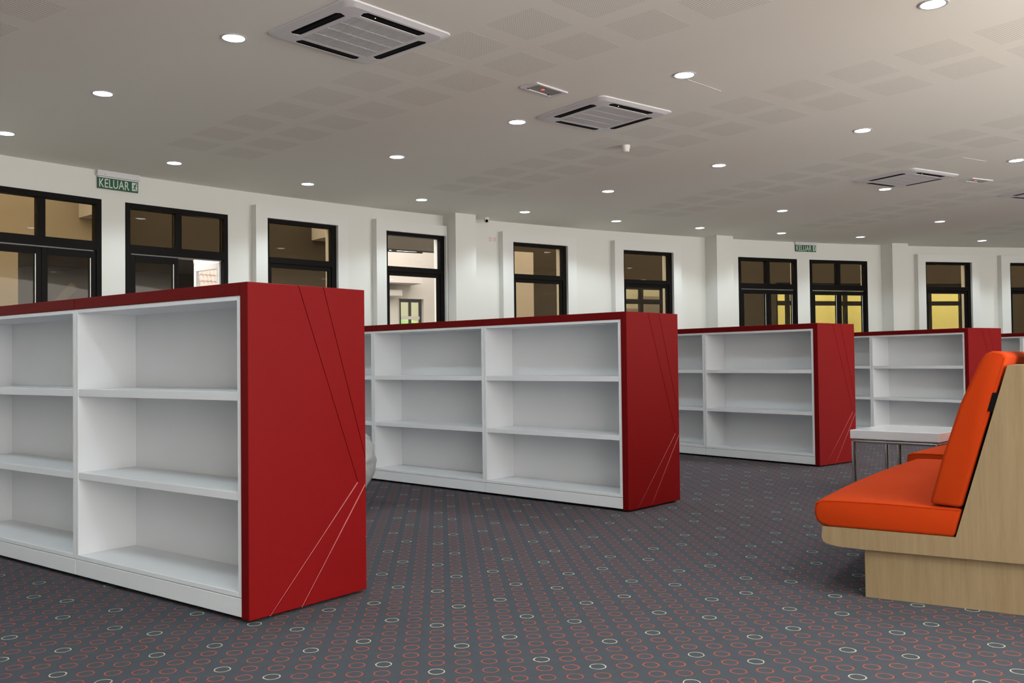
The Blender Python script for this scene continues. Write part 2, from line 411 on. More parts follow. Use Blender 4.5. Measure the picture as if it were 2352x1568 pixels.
# small tiled roof seen past the open leaf: each course of tiles is a row of pieces
rr = empty('tiled_roof', pol(26.6, 134.2, 1.75), rad(134.2 - 90)); rr.rotation_euler = (rad(-20), 0, rad(134.2 - 90)); tag(rr, 'pale clay tiled roof seen through the open door leaf', 'roof')
part('roof_slab', 'rooftile', rr, (-0.06, 0.58, 0.0, 0.05, 0.0, 0.92))
bm = bmesh.new(); nseg = 4; tw, tr = 0.062, 0.105
for r_ in range(8):
    for c_ in range(10):
        ox, oz = -0.05 + tw * c_, 0.02 + tr * r_
        top = [(ox + tw * k / nseg, -0.008 - 0.016 * math.sin(PI * k / nseg)) for k in range(nseg + 1)]
        sk = [0.020 * (k / nseg) for k in range(nseg + 1)]
        lo = [bm.verts.new((x, y - 0.014, oz + q)) for (x, y), q in zip(top, sk)]; hi = [bm.verts.new((x, y, oz + q + tr * 1.1)) for (x, y), q in zip(top, sk)]; bk = [bm.verts.new((x, 0.0, oz + q)) for (x, y), q in zip(top, sk)]
        for k in range(nseg): bm.faces.new((lo[k], lo[k + 1], hi[k + 1], hi[k])); bm.faces.new((bk[k], bk[k + 1], lo[k + 1], lo[k]))
o = finish('roof_tiles', bm, 'rooftile', rr); o['kind'] = 'stuff'
# bright building beyond the gap in the courtyard wall
wb = empty('white_building', pol(33.5, 121.0, -0.02), rad(121.0 - 90)); tag(wb, 'sunlit cream building seen through the clear window beside the pilaster', 'building')
part('facade', 'cream', wb, (-3.2, 0.36, 0.0, 0.25, 0, 3.86), (1.08, 3.6, 0.0, 0.25, 0, 3.86), (0.36, 1.08, 0.0, 0.25, 2.68, 3.86), (0.36, 1.08, 0.0, 0.25, 0, 0.9), (-3.2, 0.08, 0.0, 0.25, 3.86, 4.06), (1.08, 3.6, 0.0, 0.25, 3.86, 4.06), (-3.2, 3.6, 0.0, 0.25, 4.06, 5.0), bev=0)
part('side_wall', 'cream', wb, (1.6, 1.85, -2.6, 0.0, 0, 5.0), bev=0)
part('beam', 'cream', wb, (-1.5, 0.72, -0.7, 0.0, 3.02, 3.2), bev=0)
part('corbel', 'cream', wb, (-1.5, 0.30, -0.4, 0.0, 2.72, 2.86), bev=0)
w_ = part('window_frame', 'frame', wb, (0.44, 0.50, 0.14, 0.20, 0.9, 2.62), (1.02, 1.08, 0.14, 0.20, 0.9, 2.62), (0.44, 1.08, 0.14, 0.20, 2.60, 2.68), (0.73, 0.79, 0.14, 0.20, 0.9, 2.60))
part('window_reveal', 'cream', wb, (0.36, 0.44, 0.10, 0.24, 0.9, 2.68), bev=0)
part('window_rail', 'cream', wb, (0.50, 1.02, 0.13, 0.19, 2.16, 2.24), bev=0)
pane(w_, 0.50, 1.02, 0.17, 0.9, 2.60, 'clear')
c_ = part('clerestory', 'frame', wb, (0.08, 1.08, 0.05, 0.12, 3.86, 3.90), (0.08, 1.08, 0.05, 0.12, 4.02, 4.06), (0.08, 0.15, 0.05, 0.12, 3.90, 4.02), (0.24, 0.36, 0.05, 0.12, 3.90, 4.02), (0.95, 1.08, 0.05, 0.12, 3.90, 4.02))
part('room_lining', 'olive', wb, (0.0, 1.6, 1.3, 1.4, 0, 3.5), bev=0)
part('wall_lamp', 'black', wb, (1.44, 1.50, -0.06, 0.0, 2.30, 2.42), (1.43, 1.51, -0.10, -0.06, 2.33, 2.39), bev=0)
bm = bmesh.new(); bmesh.ops.create_icosphere(bm, subdivisions=3, radius=0.42)
for v in bm.verts: v.co *= 1 + 0.18 * math.sin(v.co.x * 27) * math.sin(v.co.y * 31 + v.co.z * 29)
sh = finish('shrub', bm, 'leaf', smooth=0); sh.location = pol(33.5, 121.0, 0) + Vector((math.cos(rad(31)) * 0.85 - math.sin(rad(31)) * 0.75, math.sin(rad(31)) * 0.85 + math.cos(rad(31)) * 0.75, 1.78))
tag(sh, 'green foliage glimpsed through the window of the cream building', 'shrub')

# courtyard windows with rooms behind: olive store, yellow rooms
def outer_window(name, a, b, z0, z1, rail, mulls):
    th = (a + b) / 2; loc, rz = wall_frame(th, R2 + 0.05); t = empty(name, loc, rz); struct(t)
    h = R2 * math.tan(rad((a - b) / 2)); f = 0.07
    part('jamb', 'frame', t, (-h, -h + f, 0, 0.09, z0, z1)); part('jamb', 'frame', t, (h - f, h, 0, 0.09, z0, z1))
    part('head', 'frame', t, (-h + f, h - f, 0, 0.09, z1 - 0.09, z1)); part('sill', 'frame', t, (-h + f, h - f, 0, 0.09, z0, z0 + 0.06))
    part('rail', 'frame', t, (-h + f, h - f, 0, 0.09, rail - 0.05, rail + 0.05))
    xs = [-h + f] + [m_ for m_ in mulls] + [h - f]
    for m_ in mulls: part('mullion', 'frame', t, (m_ - 0.04, m_ + 0.04, 0, 0.09, z0 + 0.06, z1 - 0.09))
    for x0, x1 in zip(xs, xs[1:]):
        pane(t, x0, x1, 0.045, z0 + 0.06, rail - 0.05, 'clear'); pane(t, x0, x1, 0.045, rail + 0.05, z1 - 0.09, 'clear')
outer_window('window_7', 115.25, 112.95, 1.0, 2.62, 2.27, [-0.02])
outer_window('window_8', 107.05, 105.6, 0.9, 2.74, 2.28, [0.0])
outer_window('window_9', 105.3, 101.6, 0.9, 2.74, 2.28, [0.12])
outer_window('window_10', 99.4, 96.9, 0.9, 2.74, 2.28, [-0.25])
bm = bmesh.new(); arc_block(bm, 30.2, 30.3, 109.3, 92, -0.02, 3.1, 1); struct(finish('wall_yellow', bm, 'yellow'))
bm = bmesh.new(); arc_block(bm, 29.8, 29.9, 118, 109.4, -0.02, 3.1, 1); struct(finish('wall_olive', bm, 'olive'))
for i, (th, z) in enumerate(((111.6, 1.93), (111.6, 2.22), (112.9, 1.93))):
    loc, rz = wall_frame(th, 29.2); o = part('carton', 'cream', None, (-0.30, 0.30, -0.15, 0.15, 0, 0.29), bev=0.004)
    o.location = (loc[0], loc[1], z); o.rotation_euler = (0, 0, rz)
    tag(o, ['pale carton at the bottom of the stack behind the fourth surrounded window', 'pale carton on top of the stack behind the fourth surrounded window', 'separate pale carton left of the stack behind the fourth surrounded window'][i], 'carton', 'cartons in the olive store')
loc, rz = wall_frame(112.05, 29.4); o = part('storage_rack', 'frame', None, (-0.95, 0.6, -0.25, 0.25, 1.90, 1.95), (-0.95, 0.6, -0.25, 0.25, 1.54, 1.59), (-0.95, -0.91, -0.25, -0.21, 0, 1.95), (0.56, 0.6, -0.25, -0.21, 0, 1.95), (-0.95, -0.91, 0.21, 0.25, 0, 1.95), (0.56, 0.6, 0.21, 0.25, 0, 1.95))
o.location = (loc[0], loc[1], -0.02); o.rotation_euler = (0, 0, rz); tag(o, 'dark metal rack holding cartons behind the fourth surrounded window', 'rack')

# ------------------------------------------------------------------ bookshelves
D, WU, TE = 0.631, 1.3545, 0.050
Z_TOP = 1.298
def unit_parts(root, w, x1):
    # carcass between local x = x1 - w and x1 (x1 is towards the red end), front face at y = 0, back face at y = D
    x0 = x1 - w; g = 0.0012; a, b = x0 + g, x1 - g; ts = 0.024; yf = 0.004
    part('top_panel', 'red', root, (a, b, 0.0, D, Z_TOP, H), bev=0.002)
    part('side_panel', 'shelf', root, (a, a + ts, yf, D - yf, 0.094, Z_TOP)); part('side_panel', 'shelf', root, (b - ts, b, yf, D - yf, 0.094, Z_TOP))
    part('head_board', 'shelf', root, (a + ts, b - ts, yf, D - yf, 1.278, Z_TOP))
    part('bottom_board', 'shelf', root, (a + ts, b - ts, yf, D - yf, 0.094, 0.115))
    part('back_panel', 'shelf', root, (a + ts, b - ts, D / 2 - 0.012, D / 2 + 0.012, 0.115, 1.278), bev=0)
    for (y0, y1) in ((yf + 0.002, D / 2 - 0.012), (D / 2 + 0.012, D - yf - 0.002)):
        part('shelf', 'shelf', root, (a + ts, b - ts, y0, y1, 0.876, 0.912)); part('shelf', 'shelf', root, (a + ts, b - ts, y0, y1, 0.478, 0.511))
    for (y0, y1) in ((yf, yf + 0.018), (D - yf - 0.018, D - yf)):
        part('kickboard', 'shelf', root, (a, b, y0, y1, 0.018, 0.0915))
    for fx in (a + 0.06, b - 0.06):
        for fy in (0.06, D - 0.06):
            bm = bmesh.new(); lathe(bm, [(0.022, 0.0), (0.022, 0.012), (0.012, 0.014), (0.012, 0.094)], 10, True)
            finish('foot', bm, 'black', root, matrix=Matrix.Translation((fx, fy, 0)))
GROOVES = [((0.250, 1.360), (0.582, 0.494)), ((0.386, 1.360), (0.640, 0.560))]
INLAYS = [((0.582, 0.494), (0.100, 0.006)), ((0.640, 0.497), (0.262, 0.006))]
def end_panel(root):
    bm = bmesh.new(); box(bm, -TE, 0.0, 0.0, D, 0.012, H, bev=0.0022)
    o = finish('end_panel', bm, 'red', root)
    cs = []
    for k, (p, q) in enumerate(GROOVES + INLAYS):
        bm = bmesh.new(); w = 0.0038 if k < 2 else 0.0062; poly = strip_poly(p, q, w)
        a = [bm.verts.new((-0.003, y, z)) for y, z in poly]; b = [bm.verts.new((0.01, y, z)) for y, z in poly]
        bm.faces.new(a); bm.faces.new(b[::-1])
        for i in range(4): bm.faces.new((a[i], b[i], b[(i + 1) % 4], a[(i + 1) % 4]))
        cs.append(finish('cutter', bm, 'groove', root))
    bpy.context.view_layer.update()
    cut(o, cs)
    for k, (p, q) in enumerate(INLAYS):
        q2 = (q[0], q[1] + 0.006); p2 = p if k == 0 else (0.628, 0.479)
        for sgn in (-1, 1):
            d = Vector((q2[0] - p2[0], q2[1] - p2[1])).normalized(); kx, kz = -d.y * 0.0018 * sgn, d.x * 0.0018 * sgn
            poly = strip_poly((p2[0] + kx, p2[1] + kz), (q2[0] + kx, q2[1] + kz), 0.0022)
            bm = bmesh.new(); a = [bm.verts.new((-0.003, y, z)) for y, z in poly]; b = [bm.verts.new((-0.0008, y, z)) for y, z in poly]
            bm.faces.new(a); bm.faces.new(b[::-1])
            for i in range(4): bm.faces.new((a[i], b[i], b[(i + 1) % 4], a[(i + 1) % 4]))
            il = finish('inlay_line', bm, 'inlay', o); il['label'] = 'pale pink inlaid line'
    return o
end_unit = empty('bookshelf_unit'); unit_parts(end_unit, WU - TE, -TE); end_panel(end_unit)
mid_unit = empty('bookshelf_unit'); unit_parts(mid_unit, WU, 0.0)
for u_ in (end_unit, mid_unit): u_['category'] = 'bookshelf'
ROWS = [(-1.0449, 3.6455, 142.587, 'nearest row'), (0.7712, 6.2019, 137.248, 'second row'), (2.8672, 8.6488, 128.929, 'third row'),
        (5.2738, 10.6573, 119.717, 'fourth row'), (7.83, 12.04, 111.0, 'farthest row')]
first = {'e': True, 'm': True}
ordw = ['', 'second', 'third']
for (x, y, ang, nm) in ROWS:
    u = Vector((math.cos(rad(ang)), math.sin(rad(ang)), 0)); rz = rad(ang + 180)
    for k in range(3):
        loc = Vector((x, y, 0)) + u * (WU * k)
        src = end_unit if k == 0 else mid_unit
        lab = ('white open bookshelf unit with crimson end panel, end of the ' if k == 0 else 'white open bookshelf unit with crimson top, %s from the end, ' % ordw[k]) + nm
        grp = 'bookshelf units of the five rows'
        key = 'e' if k == 0 else 'm'
        if first[key]:
            first[key] = False; src.location = loc; src.rotation_euler = (0, 0, rz); src['label'] = lab; src['group'] = grp
        else: copy_thing(src, loc, rz, lab, grp)

# ------------------------------------------------------------------ ceiling: perforated boards, lamps, air conditioners
pm = None
for th0 in (148.4, 139.85, 131.2, 122.55, 113.9, 105.2):
    for k in range(-2, 12):
        r = 16.28 + 0.5633 * k; th = th0 - 0.17 * (r - 18)
        for sgn in (-1, 1):
            p = pol(r, th); t = Vector((math.sin(rad(th)), -math.cos(rad(th)), 0)); p = p + t * (0.278 * sgn)
            if pm is None:
                bm = bmesh.new(); box(bm, -0.205, 0.205, -0.205, 0.205, -0.0003, 0.01); o = finish('perforated_board', bm, 'perforated', ceiling); pm = o.data
            else:
                o = bpy.data.objects.new('perforated_board', pm); COL.objects.link(o); o.parent = ceiling
            o.location = (p.x, p.y, ZC); o.rotation_euler = (0, 0, rad(th0 - 3.2 + 45 - 45))
# access hatches next to the air conditioners
for (cxp, rot) in (((-0.392, 5.42), 137.0), ((1.40, 7.46), 134.0), ((5.02, 10.36), 121.0)):
    bm = bmesh.new(); hs = 0.23
    box(bm, -hs, hs, -hs, hs, -0.0016, 0.01, bev=0.001)
    o = finish('access_hatch', bm, 'ceiling', ceiling); o.location = (cxp[0], cxp[1], ZC); o.rotation_euler = (0, 0, rad(rot))

dl = empty('ceiling_downlight'); dl['category'] = 'downlight'
bm = bmesh.new(); lathe(bm, [(0.088, 0.0), (0.088, -0.004), (0.081, -0.007), (0.072, -0.005), (0.072, 0.0)], 32); finish('trim_ring', bm, 'chromering', dl, smooth=35)
bm = bmesh.new(); lathe(bm, [(0.0725, -0.0035), (0.052, -0.0065), (0.027, -0.008), (0.001, -0.0085)], 28); finish('lens', bm, 'lens', dl, smooth=0)
for k in range(6):
    bm = bmesh.new(); a = 2 * PI * k / 6; tube(bm, [(0.02 * math.cos(a), 0.02 * math.sin(a), -0.0085), (0.07 * math.cos(a), 0.07 * math.sin(a), -0.0055)], 0.0016, 5); finish('lens_rib', bm, 'chromering', dl)
LT = [(23.39, [143.28, 139.06, 134.89, 130.67, 126.3, 122.02, 117.83, 113.55, 109.31, 102.74], 'in the row along the curved wall'),
      (21.50, [143.58, 135.18, 126.52, 117.85, 109.36], 'in the second row from the curved wall'),
      (19.64, [143.99, 135.4, 126.58, 117.92], 'in the third row from the curved wall'),
      (17.80, [135.57, 126.81, 118.17], 'in the fourth row from the curved wall'),
      (15.93, [135.84], '')]
OFF = [(23.39, [147.6, 152.0, 156.3, 160.6, 98.4]), (21.50, [152.2, 160.8, 169.4, 100.7]), (19.64, [152.4, 161.0, 169.6, 109.3, 100.7]), (17.80, [152.6, 161.2, 169.8, 144.2, 109.5, 100.8]),
       (15.93, [152.8, 161.4, 170.0, 144.4, 127.0, 118.4, 109.6]), (14.05, [153, 161.6, 170.2, 144.6, 136.1, 127.3, 118.6])]
ORD = ['leftmost', 'second from left', 'third from left', 'fourth from left', 'fifth from left', 'sixth from left', 'seventh from left', 'eighth from left', 'ninth from left', 'rightmost']
ld = bpy.data.lights.new('downlight_beam', 'SPOT'); ld.energy = LAMP_POWER; ld.color = LAMP_COLOUR; ld.spot_size = rad(128); ld.spot_blend = 0.55; ld.shadow_soft_size = 0.07
fl = True
def put_lamp(r, th, lab):
    global fl
    p = pol(r, th, ZC)
    if fl:
        fl = False; o = dl; o.location = p; o.rotation_euler = (0, 0, rad(th)); o['label'] = lab; o['group'] = 'recessed ceiling downlights'
    else: o = copy_thing(dl, p, rad(th), lab, 'recessed ceiling downlights')
    return o
spots = []
for (r, ths, nm) in LT:
    for k, th in enumerate(ths):
        if nm == '': lab = 'bright round downlight at the top right, nearest the camera'
        else: lab = 'round downlight %s, %s' % (nm, ORD[k] if k < len(ths) - 1 or k == 0 else 'rightmost')
        spots.append(put_lamp(r, th, lab))
for (r, ths) in OFF:
    for th in ths: spots.append(put_lamp(r, th, 'round downlight out of view beside or behind the camera'))
for o in spots:
    l = bpy.data.objects.new('beam', ld); COL.objects.link(l); l.parent = o; l.location = (0, 0, -0.03)

def rrect(h, rc, z, n=5):
    pts = []
    for (sx, sy, a0) in ((1, 1, 0), (-1, 1, 90), (-1, -1, 180), (1, -1, 270)):
        for k in range(n + 1):
            a = rad(a0 + 90 * k / n); pts.append((sx * (h - rc) + rc * math.cos(a), sy * (h - rc) + rc * math.sin(a), z))
    return pts
ac = empty('ceiling_air_conditioner'); ac['category'] = 'air conditioner'
bm = bmesh.new(); rings = [[bm.verts.new(p) for p in rrect(h_, rc, z)] for (h_, rc, z) in ((0.43, 0.05, 0.012), (0.44, 0.06, -0.003), (0.437, 0.06, -0.010), (0.395, 0.06, -0.026), (0.30, 0.02, -0.030), (0.272, 0.01, -0.030), (0.272, 0.01, 0.0))]
n_ = len(rings[0])
for a, b in zip(rings, rings[1:]):
    for i in range(n_): bm.faces.new((a[i], a[(i + 1) % n_], b[(i + 1) % n_], b[i]))
bm.faces.new(rings[0]); bm.faces.new(rings[-1])
fp = finish('face_panel', bm, 'acwhite', ac)
cs = []
for k in range(4):
    bm = bmesh.new(); L, y0, y1 = 0.255, 0.302, 0.376
    poly = [(-L, y1 - 0.022), (-L + 0.02, y1), (L - 0.02, y1), (L, y1 - 0.022), (L - 0.015, y0), (-L + 0.015, y0)]
    a = [bm.verts.new((x, y, -0.06)) for x, y in poly]; b = [bm.verts.new((x, y, 0.004)) for x, y in poly]
    bm.faces.new(a); bm.faces.new(b[::-1])
    for i in range(6): bm.faces.new((a[i], b[i], b[(i + 1) % 6], a[(i + 1) % 6]))
    cs.append(finish('cutter', bm, 'cavity', ac, matrix=Matrix.Rotation(PI / 2 * k, 4, 'Z')))
bpy.context.view_layer.update(); cut(fp, cs)
for k in range(4):
    mt = Matrix.Rotation(PI / 2 * k, 4, 'Z')
    bm = bmesh.new(); box(bm, -0.256, 0.256, 0.298, 0.378, -0.0258, 0.003); finish('air_slot', bm, 'cavity', ac, matrix=mt)  # near-black block just inside the opening, painted in place of the slot's inner shade
    bm = bmesh.new(); prism_xz(bm, [(-0.235, -0.0258), (0.235, -0.0258), (0.235, -0.0272), (-0.235, -0.0272)], 0.318, 0.352); f_ = finish('flap', bm, 'black', ac, matrix=mt)
bm = bmesh.new()
for k in range(46):
    y = -0.262 + 0.524 * k / 45; box(bm, -0.268, 0.268, y - 0.0032, y + 0.0032, -0.030, -0.020)
for x in (-0.134, 0.0, 0.134): box(bm, x - 0.005, x + 0.005, -0.268, 0.268, -0.0305, -0.019)
for s_ in (-1, 1): box(bm, -0.272, 0.272, s_ * 0.269 - 0.003, s_ * 0.269 + 0.003, -0.031, -0.02)
finish('intake_grille', bm, 'acwhite', ac)
part('filter', 'acwhite', ac, (-0.27, 0.27, -0.27, 0.27, -0.016, -0.012), bev=0)
part('indicator_light', 'greenled', ac, (-0.3455, -0.3405, 0.150, 0.155, -0.0292, -0.020), bev=0)
ACS = [(18.93, 142.6, 138.1, 'large white cassette air conditioner at the top left of the ceiling'), (18.95, 134.25, 128.3, 'white cassette air conditioner in the middle of the ceiling'),
       (19.02, 119.1, 120.4, 'white cassette air conditioner at the right, beside the far exit lamp'), (19.0, 111.2, 111.2, 'cassette air conditioner half hidden behind the white pillar')]
for i, (r, th, rot, lab) in enumerate(ACS):
    p = pol(r, th, ZC)
    if i == 0: ac.location = p; ac.rotation_euler = (0, 0, rad(rot)); ac['label'] = lab; ac['group'] = 'ceiling cassette air conditioners'
    else: copy_thing(ac, p, rad(rot), lab, 'ceiling cassette air conditioners')

el = empty('emergency_light'); el['category'] = 'emergency light'
part('bezel', 'acwhite', el, (-0.19, 0.19, -0.09, -0.066, -0.012, 0), (-0.19, 0.19, 0.066, 0.09, -0.012, 0), (-0.19, -0.15, -0.066, 0.066, -0.012, 0), (0.15, 0.19, -0.066, 0.066, -0.012, 0), bev=0.002)
part('lens', 'acgrey', el, (-0.15, 0.15, -0.066, 0.066, -0.006, 0), bev=0)
part('indicator_light', 'redled', el, (-0.03, -0.005, -0.012, 0.012, -0.0085, -0.006), bev=0.002)
for sx in (-0.13, 0.12): part('clip', 'black', el, (sx - 0.012, sx + 0.012, 0.058, 0.066, -0.0095, -0.006), bev=0)
p = pol(18.8, 137.1, ZC); el.location = p; el.rotation_euler = (0, 0, rad(137.1 - 90)); el['label'] = 'small recessed emergency light with red indicator, left of the middle air conditioner'; el['group'] = 'emergency lights'
copy_thing(el, pol(18.75, 116.2, ZC), rad(116.2 - 90), 'small recessed emergency light beside the right air conditioner', 'emergency lights')

sd = empty('ceiling_sensor', pol(19.59, 131.1, ZC)); tag(sd, 'small white cylindrical sensor hanging from the ceiling', 'sensor')
bm = bmesh.new(); lathe(bm, [(0.001, 0), (0.045, 0), (0.045, -0.025), (0.040, -0.034), (0.001, -0.034)], 24); finish('sensor_base', bm, 'trimwhite', sd, smooth=35)
bm = bmesh.new(); lathe(bm, [(0.038, -0.034), (0.038, -0.055), (0.030, -0.066), (0.001, -0.070)], 24); finish('sensor_cap', bm, 'trimwhite', sd, smooth=35)
cc = empty('security_camera', pol(24.12, 126.72, ZC), rad(126.7 - 90)); tag(cc, 'small white dome security camera at the ceiling beside the pilaster', 'camera')
bm = bmesh.new(); lathe(bm, [(0.001, 0), (0.045, 0), (0.045, -0.018), (0.001, -0.018)], 20); finish('mount', bm, 'trimwhite', cc, smooth=35)
bm = bmesh.new(); bmesh.ops.create_uvsphere(bm, u_segments=20, v_segments=12, radius=0.042); finish('dome', bm, 'trimwhite', cc, smooth=0, matrix=Matrix.Translation((0, 0, -0.045)))
bm = bmesh.new(); bmesh.ops.create_uvsphere(bm, u_segments=14, v_segments=8, radius=0.024); finish('lens', bm, 'black', cc, smooth=0, matrix=Matrix.Translation((-0.012, -0.026, -0.054)))
nt = empty('notice_plate', *wall_frame(126.12, R - 0.004)); tag(nt, 'small white notice with red print on the wall beside the pilaster', 'notice')
part('plate', 'trimwhite', nt, (-0.078, 0.078, 0.0, 0.004, 2.868, 2.950), bev=0)
for (x0, x1) in ((-0.066, -0.012), (0.012, 0.066)):
    for z in (2.932, 2.91, 2.885):
        part('print_line', 'signred', nt, (x0, x1, -0.001, 0.0, z, z + 0.006), bev=0)

# ------------------------------------------------------------------ exit signs
def exit_sign(th, zc, lab):
    loc, rz = wall_frame(th, R - 0.005); t = empty('exit_sign', loc, rz); tag(t, lab, 'sign', 'green exit signs')
    w, hh = 0.233, 0.061
    part('sign_plate', 'signgreen', t, (-w, w, -0.028, -0.008, zc - hh, zc + hh), bev=0.002)
    part('housing', 'acwhite', t, (-w - 0.012, w + 0.012, -0.05, 0.0, zc + hh + 0.012, ZC - 0.001), bev=0.003)
    part('hanger', 'trimwhite', t, (-w + 0.0, w - 0.0, -0.022, -0.012, zc + hh, zc + hh + 0.012), bev=0)
    part('test_button', 'signred', t, (-w + 0.065, -w + 0.075, -0.053, -0.05, zc + hh + 0.028, zc + hh + 0.036), bev=0)
    cu = bpy.data.curves.new('letters', 'FONT'); cu.body = 'KELUAR'; cu.size = 0.125; cu.extrude = 0.0008; cu.offset = 0.0006; cu.space_character = 1.03
    to = bpy.data.objects.new('letters_tmp', cu); COL.objects.link(to)
    dg = bpy.context.evaluated_depsgraph_get(); dg.update()
    me = bpy.data.meshes.new_from_object(to.evaluated_get(dg)); bpy.data.objects.remove(to); bpy.data.curves.remove(cu)
    xs = [v.co.x for v in me.vertices]; ys = [v.co.y for v in me.vertices]
    x0, x1, y0, y1 = min(xs), max(xs), min(ys), max(ys)
    for v in me.vertices:
        v.co = ((v.co.x - x0) / (x1 - x0) * 0.345 - w + 0.013, v.co.z - 0.0292, zc - 0.049 + (v.co.y - y0) / (y1 - y0) * 0.098)
    me.materials.clear(); me.materials.append(M['signwhite'])
    o = bpy.data.objects.new('lettering', me); COL.objects.link(o); o.parent = t
    # pictogram: pale square with a running figure in the doorway
    px0 = w - 0.082
    pg = part('pictogram', 'signwhite', t, (px0 + 0.006, w - 0.012, -0.0300, -0.028, zc - 0.046, zc + 0.048), bev=0)
    bm = bmesh.new()
    def P(x, z): return (px0 + x, zc + z)
    def seg(p, q, wd): prism_xz(bm, strip_poly(P(*p), P(*q), wd), -0.0312, -0.0298)
    hx, hz = P(0.054, 0.034); prism_xz(bm, [(hx + 0.0075 * math.cos(2 * PI * k / 12), hz + 0.0075 * math.sin(2 * PI * k / 12)) for k in range(12)], -0.0312, -0.0298)
    seg((0.047, 0.025), (0.035, -0.008), 0.016); seg((0.050, 0.022), (0.064, 0.006), 0.005); seg((0.046, 0.024), (0.024, 0.020), 0.005); seg((0.025, 0.022), (0.018, 0.008), 0.005)
    seg((0.036, -0.006), (0.028, -0.026), 0.009); seg((0.029, -0.024), (0.010, -0.026), 0.007); seg((0.036, -0.006), (0.048, -0.022), 0.009); seg((0.047, -0.020), (0.057, -0.046), 0.007)
    finish('running_figure', bm, 'signgreen', t)
exit_sign(139.47, 3.06, 'green KELUAR exit sign over the two doors at the left')
exit_sign(110.48, 3.085, 'distant green KELUAR exit sign over the doors at the right')

# ------------------------------------------------------------------ curved bench with orange upholstery
BP, BD, BN, RB = Vector((1.497, 3.96, 0)), Vector((0.8507, -0.5257, 0)), Vector((0.5257, 0.8507, 0)), 15.0
BC = BP + BD * RB
BSHIFT = [0.0]
def bpt(s, t, z):
    s = s + BSHIFT[0]; a = t / RB; e = -(BD * math.cos(a)) + BN * math.sin(a)
    return BC + e * (RB - s) + Vector((0, 0, z))
def sweep(bm, prof, t0, t1, n=10, org=Vector((0, 0, 0))):
    cols = []
    for i in range(n + 1):
        t = t0 + (t1 - t0) * i / n; cols.append([bm.verts.new(bpt(s, t, z) - org) for s, z in prof])
    k = len(prof)
    for a, b in zip(cols, cols[1:]):
        for i in range(k): bm.faces.new((a[i], b[i], b[(i + 1) % k], a[(i + 1) % k]))
    bm.faces.new(cols[0]); bm.faces.new(cols[-1][::-1])
    return cols
def soften(o, w, seg=3, ang=40):
    md = o.modifiers.new('soft', 'BEVEL'); md.width = w; md.segments = seg; md.limit_method = 'ANGLE'; md.angle_limit = rad(ang)
    dg = bpy.context.evaluated_depsgraph_get(); dg.update()
    me = bpy.data.meshes.new_from_object(o.evaluated_get(dg)); o.modifiers.clear(); o.data = me
    me.polygons.foreach_set('use_smooth', [True] * len(me.polygons)); me.set_sharp_from_angle(angle=rad(50))
SEAT = [(-0.140, 0.291), (-0.176, 0.297), (-0.195, 0.315), (-0.203, 0.345), (-0.200, 0.378), (-0.188, 0.398), (-0.165, 0.407), (-0.10, 0.410), (0.10, 0.411), (0.383, 0.404), (0.353, 0.289)]
BACK = [(0.262, 0.418), (0.376, 0.409), (0.386, 0.419), (0.470, 0.720), (0.556, 1.012), (0.550, 1.030), (0.532, 1.038), (0.505, 1.041), (0.480, 1.030), (0.458, 0.998), (0.428, 0.930), (0.385, 0.832), (0.318, 0.625)]
S_R = 1.16
END = [(-0.168, 0.291), (-0.172, 0.245), (-0.165, 0.226), (-0.140, 0.215), (-0.10, 0.209), (0.0, 0.206), (S_R, 0.206), (S_R, 0.984), (0.556, 0.984), (0.357, 0.289)]
